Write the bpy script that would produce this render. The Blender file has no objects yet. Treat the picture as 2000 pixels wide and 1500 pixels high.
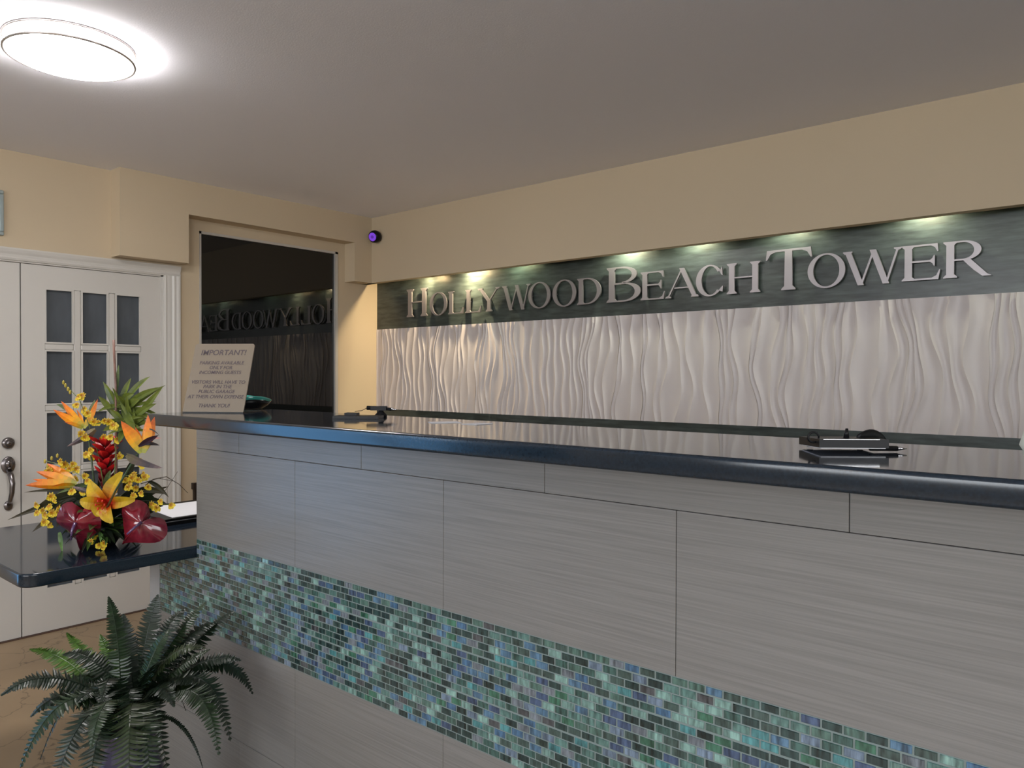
import bpy, math, random
from mathutils import Vector, Matrix
random.seed(7)
PI = math.pi
S = bpy.context.scene
C = S.collection

# ---------------------------------------------------------------- camera
F, YAW, PITCH, ROLL, H = 1478.07, math.radians(40.452), math.radians(-0.5925), math.radians(0.155), 1.426
fw = Vector((-math.sin(YAW)*math.cos(PITCH), math.cos(YAW)*math.cos(PITCH), math.sin(PITCH)))
rt0 = Vector((math.cos(YAW), math.sin(YAW), 0)); up0 = rt0.cross(fw)
rt = rt0*math.cos(ROLL) + up0*math.sin(ROLL); up = rt.cross(fw)
EYE = Vector((0, 0, H))
cd = bpy.data.cameras.new('camera'); cam = bpy.data.objects.new('camera', cd); C.objects.link(cam)
cd.sensor_width = 36; cd.lens = F/2000*36; cd.clip_start = 0.02
cam.matrix_world = Matrix.Translation(EYE) @ Matrix(((rt.x, up.x, -fw.x), (rt.y, up.y, -fw.y), (rt.z, up.z, -fw.z))).to_4x4()
S.camera = cam
def at(u, v, d):            # the point seen at (u, v) of the 2000x1500 frame, d metres deep
    return EYE + fw*d + rt*((u-1000)*d/F) - up*((v-750)*d/F)
def depth(p): return (Vector(p)-EYE).dot(fw)
def pix(p):
    q = Vector(p)-EYE; d = q.dot(fw)
    return 1000+F*q.dot(rt)/d, 750-F*q.dot(up)/d

# ---------------------------------------------------------------- world, exposure, room lights
S.view_settings.view_transform = 'Standard'; S.view_settings.look = 'None'
S.view_settings.gamma = 1; S.view_settings.use_curve_mapping = False
S.view_settings.exposure = 0.0
W = bpy.data.worlds.new('world'); S.world = W; W.use_nodes = True
W.node_tree.nodes['Background'].inputs[0].default_value = (0.16, 0.42, 0.80, 1)   # dusk sky
W.node_tree.nodes['Background'].inputs[1].default_value = 4.6
def area(name, loc, rot, sx, sy, e, col, portal=False):
    l = bpy.data.lights.new(name, 'AREA'); l.shape = 'RECTANGLE'; l.size = sx; l.size_y = sy
    l.energy = e*3.2; l.color = col
    if portal: l.cycles.is_portal = True
    o = bpy.data.objects.new(name, l); C.objects.link(o); o.location = loc; o.rotation_euler = rot
    return o
XW, XB, YS, YP, ZC, ZSO, ZBM = -4.65, -4.53, 3.674, 3.827, 2.618, 2.128, 2.114
XR, YR = 3.2, -4.9
area('window_portal', (XW-0.12, -2.1, 1.1), (0, -PI/2, 0), 2.1, 3.6, 1, (1, 1, 1), True)
area('front_fill_area', (-1.0, YR+.06, 2.0), (PI/2, 0, 0), 4.4, 1.1, 44, (.90, .95, 1.0))  # added fill lamp high on the front wall, no window built there
area('side_fill_area', (XR-.06, -1.6, 2.0), (0, PI/2, 0), 1.1, 4.0, 28, (.92, .96, 1.0))  # extra fill lamp added by the right wall, which has no opening

# ---------------------------------------------------------------- helpers
def lin(c):
    return tuple(((x/255)/12.92 if x/255 <= .04045 else ((x/255+.055)/1.055)**2.4) for x in c)
class MB:
    def __init__(s): s.v = []; s.f = []; s.m = []; s.c = []; s.mi = 0; s.col = None
    def add(s, vs, fs):
        n = len(s.v); s.v += [tuple(v) for v in vs]
        for f in fs: s.f.append(tuple(i+n for i in f)); s.m.append(s.mi); s.c.append(s.col)
    def box(s, x0, x1, y0, y1, z0, z1):
        s.add([(x, y, z) for z in (z0, z1) for y in (y0, y1) for x in (x0, x1)],
              [(0, 2, 3, 1), (4, 5, 7, 6), (0, 1, 5, 4), (2, 6, 7, 3), (0, 4, 6, 2), (1, 3, 7, 5)])
    def cbox(s, x0, x1, y0, y1, z0, z1, b=.003):      # box with chamfered edges
        P = []
        for z, q in ((z0, b), (z0+b, 0), (z1-b, 0), (z1, b)):
            P.append([(x0+q+b, y0+q, z), (x1-q-b, y0+q, z), (x1-q, y0+q+b, z), (x1-q, y1-q-b, z),
                      (x1-q-b, y1-q, z), (x0+q+b, y1-q, z), (x0+q, y1-q-b, z), (x0+q, y0+q+b, z)])
        s.loft(P, True, True)
    def loft(s, rings, c0=False, c1=False, closed=True):
        n = len(rings[0]); vs = [v for r in rings for v in r]; fs = []
        for k in range(len(rings)-1):
            for i in range(n if closed else n-1):
                j = (i+1) % n
                fs.append((k*n+i, k*n+j, (k+1)*n+j, (k+1)*n+i))
        if c0: fs.append(tuple(reversed(range(n))))
        if c1: fs.append(tuple((len(rings)-1)*n+i for i in range(n)))
        s.add(vs, fs)
    def lathe(s, prof, c=(0, 0, 0), n=32, M=None):
        R = []
        for r, z in prof:
            ring = [Vector((r*math.cos(2*PI*i/n), r*math.sin(2*PI*i/n), z)) for i in range(n)]
            if M: ring = [M @ v for v in ring]
            R.append([v+Vector(c) for v in ring])
        s.loft(R, True, True)
    def tube(s, pts, r, n=8, r2=None):
        pts = [Vector(p) for p in pts]; R = []
        t = (pts[1]-pts[0]).normalized(); a = t.orthogonal().normalized()
        for i, p in enumerate(pts):
            t = (pts[min(i+1, len(pts)-1)]-pts[max(i-1, 0)]).normalized()
            a = (a-t*a.dot(t)).normalized(); b = t.cross(a)
            k = i/(len(pts)-1); rr = r if r2 is None else r+(r2-r)*k
            R.append([p+a*rr*math.cos(2*PI*j/n)+b*rr*math.sin(2*PI*j/n) for j in range(n)])
        s.loft(R, True, True)
    def leaf(s, p0, p1, w, side, sag=(0, 0, 0), n=7, prof=None, fold=0.15, wave=0.0):
        p0, p1, side, sag = Vector(p0), Vector(p1), Vector(side).normalized(), Vector(sag)
        t = (p1-p0).normalized(); side = (side-t*side.dot(t)).normalized(); nr = t.cross(side)
        vs = []; fs = []
        for i in range(n+1):
            k = i/n; c = p0.lerp(p1, k)+sag*4*k*(1-k)
            h = w*(prof(k) if prof else math.sin(PI*min(1, k*.93+.07))**.8)*.5
            wv = nr*wave*w*math.sin(k*9)
            vs += [c-side*h+nr*h*fold*2+wv, c, c+side*h+nr*h*fold*2-wv]
        for i in range(n):
            a = i*3; fs += [(a, a+1, a+4, a+3), (a+1, a+2, a+5, a+4)]
        s.add(vs, fs)
    def ell(s, c, rx, ry, rz, n=10, M=None):
        R = []
        for k in range(n//2+1):
            a = PI*k/(n//2); q = max(math.sin(a), .02)
            ring = [Vector((rx*q*math.cos(2*PI*i/n), ry*q*math.sin(2*PI*i/n), rz*math.cos(a))) for i in range(n)]
            if M: ring = [M @ v for v in ring]
            R.append([v+Vector(c) for v in ring])
        s.loft(R, True, True)
    def build(s, name, mats, parent=None, smooth=False, loc=None):
        me = bpy.data.meshes.new(name)
        if loc: lo = Vector(loc); me.from_pydata([tuple(Vector(v)-lo) for v in s.v], [], s.f)
        else: me.from_pydata(s.v, [], s.f)
        mats = mats if isinstance(mats, (list, tuple)) else [mats]
        for m in mats: me.materials.append(m)
        if len(mats) > 1: me.polygons.foreach_set('material_index', s.m)
        if any(c is not None for c in s.c):
            at_ = me.color_attributes.new('tint', 'FLOAT_COLOR', 'CORNER')
            buf = []
            for p in me.polygons:
                c = s.c[p.index] or (1, 1, 1)
                buf += [c[0], c[1], c[2], 1.0]*p.loop_total
            at_.data.foreach_set('color', buf)
        if smooth: me.polygons.foreach_set('use_smooth', [True]*len(me.polygons))
        me.update()
        o = bpy.data.objects.new(name, me); C.objects.link(o)
        if loc: o.location = loc
        if parent: o.parent = parent
        return o
def fix_normals(o):
    import bmesh
    bm = bmesh.new(); bm.from_mesh(o.data); bmesh.ops.recalc_face_normals(bm, faces=bm.faces); bm.to_mesh(o.data); bm.free()
def empty(name, label, cat, group=None):
    o = bpy.data.objects.new(name, None); C.objects.link(o); o.empty_display_size = .05
    return tag(o, label, cat, group)
def tag(o, label, cat, group=None):
    o['label'] = label; o['category'] = cat
    if group: o['group'] = group
    return o
def struct(o, label=None):
    o['kind'] = 'structure'
    if label: o['label'] = label
    return o

def mat(name, col, rough=.5, metal=0, spec=.5, noise=None, bump=None, emit=None, coat=0, trans=0, attr=False, ior=1.5, subs=0):
    m = bpy.data.materials.new(name); m.use_nodes = True; nt = m.node_tree; N = nt.nodes; L = nt.links
    b = N['Principled BSDF']
    b.inputs['Base Color'].default_value = (*col, 1); b.inputs['Roughness'].default_value = rough
    b.inputs['Metallic'].default_value = metal; b.inputs['Specular IOR Level'].default_value = spec
    b.inputs['IOR'].default_value = ior
    b.inputs['Coat Weight'].default_value = coat; b.inputs['Transmission Weight'].default_value = trans
    if subs: b.inputs['Subsurface Weight'].default_value = subs
    if emit: b.inputs['Emission Color'].default_value = (*emit[0], 1); b.inputs['Emission Strength'].default_value = emit[1]
    tc = N.new('ShaderNodeNewGeometry')
    src = None
    if attr:
        a = N.new('ShaderNodeVertexColor'); a.layer_name = 'tint'; src = a.outputs['Color']; L.new(src, b.inputs['Base Color'])
    if noise:      # noise = (scale xyz, detail, dark factor, light factor[, tint rgb])
        mp = N.new('ShaderNodeMapping'); mp.inputs['Scale'].default_value = noise[0]
        L.new(tc.outputs['Position'], mp.inputs['Vector'])
        n = N.new('ShaderNodeTexNoise'); n.inputs['Scale'].default_value = 1; n.inputs['Detail'].default_value = noise[1]
        L.new(mp.outputs[0], n.inputs['Vector'])
        r = N.new('ShaderNodeMapRange'); r.inputs[1].default_value = .3; r.inputs[2].default_value = .7
        r.inputs[3].default_value = noise[2]; r.inputs[4].default_value = noise[3]
        L.new(n.outputs[0], r.inputs[0])
        x = N.new('ShaderNodeVectorMath'); x.operation = 'SCALE'
        if src: L.new(src, x.inputs[0])
        else: x.inputs[0].default_value = col
        L.new(r.outputs[0], x.inputs['Scale']); out = x.outputs[0]
        if len(noise) > 4:
            mx = N.new('ShaderNodeMix'); mx.data_type = 'RGBA'; L.new(n.outputs[0], mx.inputs[0])
            L.new(out, mx.inputs[6]); mx.inputs[7].default_value = (*noise[4], 1); out = mx.outputs[2]
        L.new(out, b.inputs['Base Color'])
    if bump:       # (scale xyz, strength, distance)
        mp = N.new('ShaderNodeMapping'); mp.inputs['Scale'].default_value = bump[0]
        L.new(tc.outputs['Position'], mp.inputs['Vector'])
        n = N.new('ShaderNodeTexNoise'); n.inputs['Scale'].default_value = 1; n.inputs['Detail'].default_value = 3
        L.new(mp.outputs[0], n.inputs['Vector'])
        bp = N.new('ShaderNodeBump'); bp.inputs['Strength'].default_value = bump[1]; bp.inputs['Distance'].default_value = bump[2]
        L.new(n.outputs[0], bp.inputs['Height']); L.new(bp.outputs[0], b.inputs['Normal'])
    return m
M_wall = mat('cream_paint', (.56, .455, .315), .75, bump=((180,)*3, .12, .002), noise=((.7,)*3, 2, .95, 1.03))
M_ceil = mat('ceiling_paint', (.86, .86, .92), .9, bump=((160,)*3, .25, .002))
M_white = mat('white_gloss_paint', (.61, .585, .545), .38, noise=((2,)*3, 2, .95, 1.0))
M_gran = mat('dark_granite', (.012, .018, .028), .07, spec=.5, noise=((260,)*3, 4, .5, 1.8))
M_edge = mat('granite_edge', (.010, .018, .028), .14, noise=((260,)*3, 4, .8, 1.3))
M_board = mat('dark_green_marble', (.036, .046, .042), .30, noise=((9, 9, 60), 5, .55, 1.6), bump=((30, 30, 160), .12, .001))
M_tile = mat('linen_tile', (.215, .207, .197), .32, noise=((4.5, 4.5, 330), 5, .84, 1.10), bump=((6, 6, 300), .10, .0006))
M_grout_d = mat('dark_joint', (.13, .125, .12), .8)
M_grout = mat('mosaic_grout', (.20, .25, .24), .7)
M_mos = mat('glass_mosaic', (1, 1, 1), .13, noise=((130, 130, 24), 3, .40, 1.60), attr=True, coat=.3)
M_wave = mat('wave_plaster', (.57, .515, .50), .36, bump=((200,)*3, .05, .0005))
M_alu = mat('brushed_aluminium', (.31, .285, .295), .38, metal=.75, bump=((30, 30, 900), .06, .0005))
M_alu_frame = mat('window_aluminium', (.55, .53, .50), .35, metal=.4)
M_dark = mat('black_plastic', (.008, .008, .009), .35, spec=.2)
M_blackglass = mat('tinted_glass', (.0035, .0035, .003), .015, ior=1.52)
M_pane = mat('door_glass', (.075, .085, .097), .35, noise=((14, 14, 5), 3, .8, 1.2))
M_steel = mat('satin_nickel', (.22, .20, .20), .24, metal=.95)
M_paper = mat('white_paper', (.75, .75, .78), .6)
M_edge_p = mat('post_grey', (.36, .36, .37), .4)

# ---------------------------------------------------------------- room shell
b = MB(); b.box(XW-.2, XR, YR, 6.0, -.1, 0)
m = mat('veined_floor', (.34, .24, .14), .42, noise=((1.6,)*3, 5, .8, 1.15))
nt = m.node_tree; N = nt.nodes; L = nt.links
geo = N.new('ShaderNodeNewGeometry')
ns = N.new('ShaderNodeTexNoise'); ns.inputs['Scale'].default_value = 5; ns.inputs['Detail'].default_value = 4
L.new(geo.outputs['Position'], ns.inputs['Vector'])
mx = N.new('ShaderNodeMix'); mx.data_type = 'RGBA'; mx.inputs[0].default_value = .25
L.new(geo.outputs['Position'], mx.inputs[6]); L.new(ns.outputs['Color'], mx.inputs[7])
vo = N.new('ShaderNodeTexVoronoi'); vo.feature = 'DISTANCE_TO_EDGE'; vo.inputs['Scale'].default_value = 4.2
L.new(mx.outputs[2], vo.inputs['Vector'])
mr = N.new('ShaderNodeMapRange'); mr.inputs[2].default_value = .016; mr.inputs[3].default_value = .45; mr.inputs[4].default_value = 1
L.new(vo.outputs[0], mr.inputs[0])
bs = N['Principled BSDF']; old = bs.inputs['Base Color'].links[0].from_socket
sc = N.new('ShaderNodeVectorMath'); sc.operation = 'SCALE'; L.new(old, sc.inputs[0]); L.new(mr.outputs[0], sc.inputs['Scale'])
L.new(sc.outputs[0], bs.inputs['Base Color'])
struct(b.build('floor', m))
b = MB(); b.box(XW-.2, XR+.1, YR-.1, 4.0, ZC, ZC+.1); struct(b.build('ceiling', M_ceil))
b = MB(); b.box(XW-.2, XR+.1, YP+.02, YP+.12, 0, ZC); struct(b.build('wall_back', M_wall))
b = MB(); b.box(XR, XR+.1, YR, YP+.1, 0, ZC); struct(b.build('wall_right', M_wall))
b = MB(); b.box(XW-.2, XR, YR-.1, YR, 0, ZC); struct(b.build('wall_front', M_wall))
# left wall with openings for the entrance glazing, the double door and the dark window
b = MB(); t0, t1 = XW-.15, XW
dy0, dy1, dz = .64, 2.153, 2.04         # door opening
wy0, wy1, wz1 = 2.38, 3.45, 2.345       # dark window
gy0, gy1, gz = -3.9, -.30, 2.15
b.box(t0, t1, YR, gy0, 0, ZC); b.box(t0, t1, gy0, gy1, gz, ZC); b.box(t0, t1, gy1, dy0, 0, ZC)
b.box(t0, t1, dy0, dy1, dz, ZC); b.box(t0, t1, dy1, wy0, 0, ZC); b.box(t0, t1, wy0, wy1, wz1, ZC)
b.box(t0, t1, wy0, wy1, 0, .95); b.box(t0, t1, wy1, YP+.1, 0, ZC)
struct(b.build('wall_left', M_wall))
# beam and bulkhead
def yz_prism(bb, x0, x1, poly):
    n = len(poly)
    bb.add([(x0, y, z) for y, z in poly]+[(x1, y, z) for y, z in poly],
           [tuple(range(n)), tuple(reversed(range(n, 2*n)))]+[(i, (i+1) % n, (i+1) % n+n, i+n) for i in range(n)])
b = MB(); yz_prism(b, XW, XB, [(1.846, ZBM), (2.253, ZBM), (2.253, 2.413), (3.515, 2.413), (3.515, ZSO), (YS+.05, ZSO), (YS+.05, ZC), (1.846, ZC)])
o = struct(b.build('trim_1', M_wall), 'cream ceiling beam stepped above the doors and dark window'); fix_normals(o)
b = MB(); b.box(XB-.12, XR, YS, YS+.055, ZSO, ZC)
struct(b.build('trim_2', M_wall), 'cream bulkhead above the hotel lettering')
b = MB(); b.box(XW, XR, YP-.004, YP+.02, .75, 1.169)
struct(b.build('trim_3', M_board), 'dark green band under the wavy panel')

# entrance glazing on the left, behind the photographer's side
for k in range(3):
    y0 = gy0+k*1.2; y1 = y0+1.2
    b = MB()
    b.box(XW-.11, XW-.03, y0, y0+.05, 0, gz); b.box(XW-.11, XW-.03, y1-.05, y1, 0, gz)
    b.box(XW-.11, XW-.03, y0+.05, y1-.05, gz-.06, gz); b.box(XW-.11, XW-.03, y0+.05, y1-.05, 0, .12)
    w = struct(b.build('window_%d' % (k+2), M_alu_frame))
    g = MB(); g.box(XW-.075, XW-.069, y0+.05, y1-.05, .12, gz-.06)
    gm = bpy.data.materials.get('clear_glass')
    if not gm:
        gm = bpy.data.materials.new('clear_glass'); gm.use_nodes = True; nt = gm.node_tree
        tr = nt.nodes.new('ShaderNodeBsdfTransparent'); gl = nt.nodes.new('ShaderNodeBsdfGlossy'); gl.inputs['Roughness'].default_value = .02
        fr = nt.nodes.new('ShaderNodeFresnel'); ms = nt.nodes.new('ShaderNodeMixShader')
        nt.links.new(fr.outputs[0], ms.inputs[0]); nt.links.new(tr.outputs[0], ms.inputs[1]); nt.links.new(gl.outputs[0], ms.inputs[2])
        nt.links.new(ms.outputs[0], nt.nodes['Material Output'].inputs['Surface'])
    g.build('glass_pane', gm, w)

# dark window beside the door casing
b = MB()
fx0, fx1 = XW-.03, XW+.004
b.box(fx0, fx1, wy0, wy0+.012, .95, wz1); b.box(fx0, fx1, wy1-.024, wy1, .95, wz1)
b.box(fx0, fx1, wy0, wy1, wz1-.016, wz1); b.box(fx0, fx1, wy0, wy1, .95, .97)
w1 = struct(b.build('window_1', M_alu_frame), 'large dark tinted window in thin aluminium frame')
b = MB(); b.box(XW-.025, XW-.015, wy0+.012, wy1-.024, .97, wz1-.016); b.build('glass_pane', M_blackglass, w1)

# ---------------------------------------------------------------- double french door
def prism_poly(bb, pts, d):     # polygon in the YZ plane at x, extruded
    pass
def door(name, y0, y1, hinge_right, n):
    sgn = 1
    st = .113; ptop = 1.905; pitch = .340; ph = .306; mu = .037
    pys = []
    wi = (y1-y0-2*st-2*mu)/3
    ys = [y0+st+k*(wi+mu) for k in range(3)]
    x0, x1 = XW-.055, XW-.012
    bb = MB()
    bb.box(x0, x1, y0, ys[0], .008, dz-.012); bb.box(x0, x1, ys[2]+wi, y1, .008, dz-.012)
    bb.box(x0, x1, ys[0], ys[2]+wi, ptop, dz-.012); bb.box(x0, x1, ys[0], ys[2]+wi, .008, ptop-4*pitch-ph)
    d = struct(bb.build(name, M_white))
    for k in range(2):
        mb = MB(); a = ys[k]+wi; mb.cbox(x0+.004, x1-.001, a, a+mu, ptop-4*pitch-ph, ptop, .005); mb.build('muntin', M_white, d)
    for i in range(4):
        for k in range(3):
            mb = MB(); z1 = ptop-i*pitch-ph; mb.cbox(x0+.004, x1-.001, ys[k], ys[k]+wi, z1-(pitch-ph), z1, .005); mb.build('muntin', M_white, d)
    for i in range(5):
        for k in range(3):
            mb = MB(); z1 = ptop-i*pitch; a = ys[k]; z0 = z1-ph; e = .009
            # glazing bead
            mb.mi = 0; xx = x1-.0005
            mb.box(x1-.012, xx+.002, a, a+e, z0, z1); mb.box(x1-.012, xx+.002, a+wi-e, a+wi, z0, z1)
            mb.box(x1-.012, xx+.002, a+e, a+wi-e, z0, z0+e); mb.box(x1-.012, xx+.002, a+e, a+wi-e, z1-e, z1)
            mb.build('glazing_bead', M_white, d)
            g = MB(); g.box(x0+.015, x0+.022, a, a+wi, z0, z1); g.build('glass_pane', M_pane, d)
    return d
seam = 1.386
d1 = door('door_1', dy0+.012, seam-.003, True, 1)
d2 = door('door_2', seam+.003, 2.135, False, 2)
# hardware on the left leaf
hy = 1.325
b = MB(); b.lathe([(.0, 0), (.030, 0), (.031, .006), (.026, .014), (.018, .016), (.0, .016)], (XW-.012, hy, 1.062), 24, Matrix.Rotation(PI/2, 3, 'Y'))
b.ell((XW+.006, hy, 1.062), .006, .013, .013)
b.build('deadbolt', M_steel, d1, True)
hs = MB()
hs.ell((XW-.008, hy, .945), .010, .034, .046, 20)
hs.ell((XW+.006, hy-.001, .952), .012, .017, .022, 14)
hs.box(XW, XW+.022, hy-.008, hs.v[0][1]+.010, .925, .934)
hs.tube([(XW+.0, hy, .915), (XW+.03, hy+.002, .890), (XW+.045, hy+.004, .850), (XW+.043, hy+.002, .800), (XW+.022, hy, .758), (XW-.004, hy, .735)], .0155, 10, .010)
hs.ell((XW-.008, hy, .728), .010, .022, .027, 16)
hs.build('handleset', M_steel, d1, True)
# threshold
b = MB(); b.box(XW-.1, XW+.0, dy0, dy1, 0, .006); struct(b.build('trim_4', mat('threshold', (.09, .05, .035), .5)), 'dark threshold strip under the doors')
# moulded casing
def casing(bb, y_in, y_out, z0, z1, sgn):
    prof = [(0, 0), (0, .010), (.012, .014), (.020, .010), (.034, .012), (.050, .012), (.060, .020), (.074, .018), (.086, .022), (.098, .022), (.103, 0)]
    P = []
    for z in (z0, z1): P.append([(XW+h, y_in+sgn*a, z) for a, h in prof])
    bb.loft(P, True, True)
b = MB(); casing(b, 2.150, 2.25, 0, 2.04, 1); casing(b, dy0, dy0-.1, 0, 2.04, -1)
prof = [(0, 0), (0, .010), (.010, .014), (.018, .010), (.03, .012), (.042, .018), (.056, .022), (.064, .022), (.066, 0)]
b.loft([[(XW+h, y, 2.038+a) for a, h in prof] for y in (dy0-.1, 2.253)], True, True)
b.box(XW-.10, XW, 2.136, 2.153, 0, 2.04); b.box(XW-.10, XW, dy0, dy0+.011, 0, 2.04); b.box(XW-.10, XW, dy0, 2.153, dz-.010, dz)
o = struct(b.build('trim_5', M_white), 'white moulded casing around the double door'); fix_normals(o)
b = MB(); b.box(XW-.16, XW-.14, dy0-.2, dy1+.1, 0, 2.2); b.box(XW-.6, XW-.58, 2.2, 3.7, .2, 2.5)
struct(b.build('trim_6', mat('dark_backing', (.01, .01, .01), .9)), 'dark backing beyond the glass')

# ---------------------------------------------------------------- reception counter
YC, XC = 1.25, -2.464
Z_ROW, Z_MT, Z_MB, Z_U, Z_T = 1.181, .874, .5787, 1.275, 1.310
rc = empty('reception_counter', 'grey tiled reception counter with a band of blue green mosaic', 'counter')
b = MB(); b.box(XC+.001, 2.6, YC+.011, YC+.14, .02, Z_U); b.box(-2.805, XC+.001, YC+.011, YC+.14, .02, .809); b.box(XC+.02, 2.6, YC+.13, YC+.15, .02, Z_U)
b.build('counter_core', M_grout_d, rc)
b = MB(); b.box(-1.6, 2.6, YC+.15, 2.05, 1.08, 1.12); b.box(-1.6, -1.56, YC+.15, 2.05, .02, 1.08); b.box(2.2, 2.24, YC+.15, 2.05, .02, 1.08)
b.build('staff_shelf', M_gran, rc)
b = MB(); b.box(-2.812, -2.736, YC-.001, YC+.15, 0, .809); b.build('end_post', M_edge_p, rc)
def big_tiles(z0, z1, joints, x_end0, x_end1):
    xs = [x_end0]+[j for j in joints if x_end0 < j < x_end1]+[x_end1]
    for a, c in zip(xs, xs[1:]):
        q = MB(); g = .0006
        q.cbox(a+g, c-g, YC, YC+.012, z0+g, z1-g, .0006)
        q.build('tile', M_tile, rc)
J2 = [-1.886+.6085*k for k in range(-2, 9)]; J1 = [-1.584+.6085*k for k in range(-2, 9)]
big_tiles(Z_ROW, Z_U, J1, XC, 2.6); big_tiles(Z_MT, Z_ROW, J2, XC, 2.6)
big_tiles(.274, Z_MB, J2, -2.735, 2.6); big_tiles(0, .274, J1, -2.735, 2.6)
b = MB(); b.box(-2.735, 2.6, YC+.0012, YC+.0115, Z_MB-.001, .809); b.box(XC, 2.6, YC+.0012, YC+.0115, .809, Z_MT+.001)
b.build('mosaic_grout', M_grout, rc)
pal = [((34, 50, 48), 15), ((52, 66, 60), 12), ((28, 36, 36), 8), ((48, 80, 72), 13), ((74, 112, 104), 12), ((104, 142, 132), 9), ((66, 96, 84), 9),
       ((58, 96, 128), 6), ((44, 84, 122), 4), ((52, 66, 104), 6), ((92, 108, 132), 5), ((46, 120, 124), 4), ((98, 100, 110), 5), ((70, 62, 66), 4), ((44, 96, 70), 4)]
palc = [tuple((x*.75+sum(lin(c))/3*.25)*1.25+.008+.012*(k_ > 0) for k_, x in enumerate(lin((c[0]*.93, c[1]*.95, c[2]*.95)))) for c, w in pal for _ in range(w)]
tiles = []
PX_, PZ_ = .0337, .01641
for r in range(18):
    zc = Z_MT-(r+.5)*PZ_
    off = -.880+(PX_/2 if r % 2 == 0 else 0)
    k0 = int((-2.74-off)/PX_)-1
    for k in range(k0, k0+170):
        x = off+k*PX_
        if x > 1.1: break
        x0, x1 = x-PX_/2+.0017, x+PX_/2-.0017
        lim = -2.735 if zc < .800 else XC
        x0 = max(x0, lim+.001)
        if x1-x0 < .006: continue
        tiles.append((x0, x1, zc-PZ_/2+.0013+(.0009 if r in (0, 4, 10) else 0), zc+PZ_/2-.0013-(.0009 if r in (5, 11) else 0)))
def add_tile(q, x0, x1, z0, z1, cx=0, cz=0):
    e = .0009; y0, y1 = YC-.0005, YC+.0046
    q.add([(x0-cx, y1, z0-cz), (x1-cx, y1, z0-cz), (x1-cx, y1, z1-cz), (x0-cx, y1, z1-cz),
           (x0-cx, y0+e, z0-cz), (x1-cx, y0+e, z0-cz), (x1-cx, y0+e, z1-cz), (x0-cx, y0+e, z1-cz),
           (x0+e-cx, y0, z0+e-cz), (x1-e-cx, y0, z0+e-cz), (x1-e-cx, y0, z1-e-cz), (x0+e-cx, y0, z1-e-cz)],
          [(8, 9, 10, 11), (4, 5, 9, 8), (5, 6, 10, 9), (6, 7, 11, 10), (7, 4, 8, 11), (0, 1, 5, 4), (1, 2, 6, 5), (2, 3, 7, 6), (3, 0, 4, 7)])
def seen_size(t):
    u0, v0 = pix((t[0], YC, t[2])); u1, v1 = pix((t[1], YC, t[3]))
    if u1 > 2000 or u0 < 0 or v1 < 0 or v0 > 1500: return 0
    return abs(u1-u0)*abs(v1-v0)
order = sorted(range(len(tiles)), key=lambda i: -seen_size(tiles[i]))
near = set(order[:300])
stuff = MB(); protos = {}
for i, t in enumerate(tiles):
    ci = random.randrange(len(palc)); c = palc[ci]
    if i in near:
        w, h = round(t[1]-t[0], 4), round(t[3]-t[2], 4)
        key = (w, h, palc[ci])
        if key not in protos:
            q = MB(); q.col = c; add_tile(q, -w/2, w/2, -h/2, h/2)
            o = q.build('mosaic_tile', M_mos, rc); protos[key] = o
        else:
            o = protos[key].copy(); C.objects.link(o); o.parent = rc
        o.location = ((t[0]+t[1])/2, 0, (t[2]+t[3])/2)
    else:
        stuff.col = c; add_tile(stuff, *t)
o = stuff.build('mosaic_field', M_mos, rc); o['kind'] = 'stuff'

# bar top: eased edges
def slab(name, x0, x1, y0, y1, z0, z1, label, cat, rad=.02, e=.006):
    def ring(q, z):
        pts = []
        for (cx, cy, a0) in ((x0+rad, y0+rad, PI), (x1-rad, y0+rad, 1.5*PI), (x1-rad, y1-rad, 0), (x0+rad, y1-rad, .5*PI)):
            for k in range(7):
                a = a0+k*PI/12
                pts.append((cx+(rad-q)*math.cos(a), cy+(rad-q)*math.sin(a), z))
        return pts
    q = MB(); rings = []
    for k in range(5): a = k*PI/8; rings.append(ring(e*(1-math.sin(a)), z0+e*(1-math.cos(a))))
    for k in range(5): a = k*PI/8; rings.append(ring(e*(1-math.cos(a)), z1-e*(1-math.sin(a))))
    q.loft(rings)
    n = len(rings[0])
    q.add(rings[0], [tuple(reversed(range(n)))]); q.add(rings[-1], [tuple(range(n))])
    o = q.build(name, [M_gran, M_edge])
    for p in o.data.polygons:
        p.use_smooth = len(p.vertices) == 4
        p.material_index = 0 if len(p.vertices) > 4 and p.center.z > (z0+z1)/2 else 1
    return tag(o, label, cat)
slab('bar_top', -2.335, 2.7, 1.025, 1.4531, Z_U, Z_T, 'long polished black granite top on the high reception counter', 'countertop', .015)
slab('desk_slab', -3.32, XC-.002, .735, 2.05, .8095, .85, 'low black granite desk slab holding the flower arrangement', 'countertop', .045)
b = MB(); b.box(-3.25, -3.2, 1.5, 1.98, 0, .809); b.box(-3.2, -2.62, 1.93, 1.98, 0, .809)
tag(b.build('slab_support', M_edge_p), 'grey support panel under the far end of the low black slab', 'support')

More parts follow.
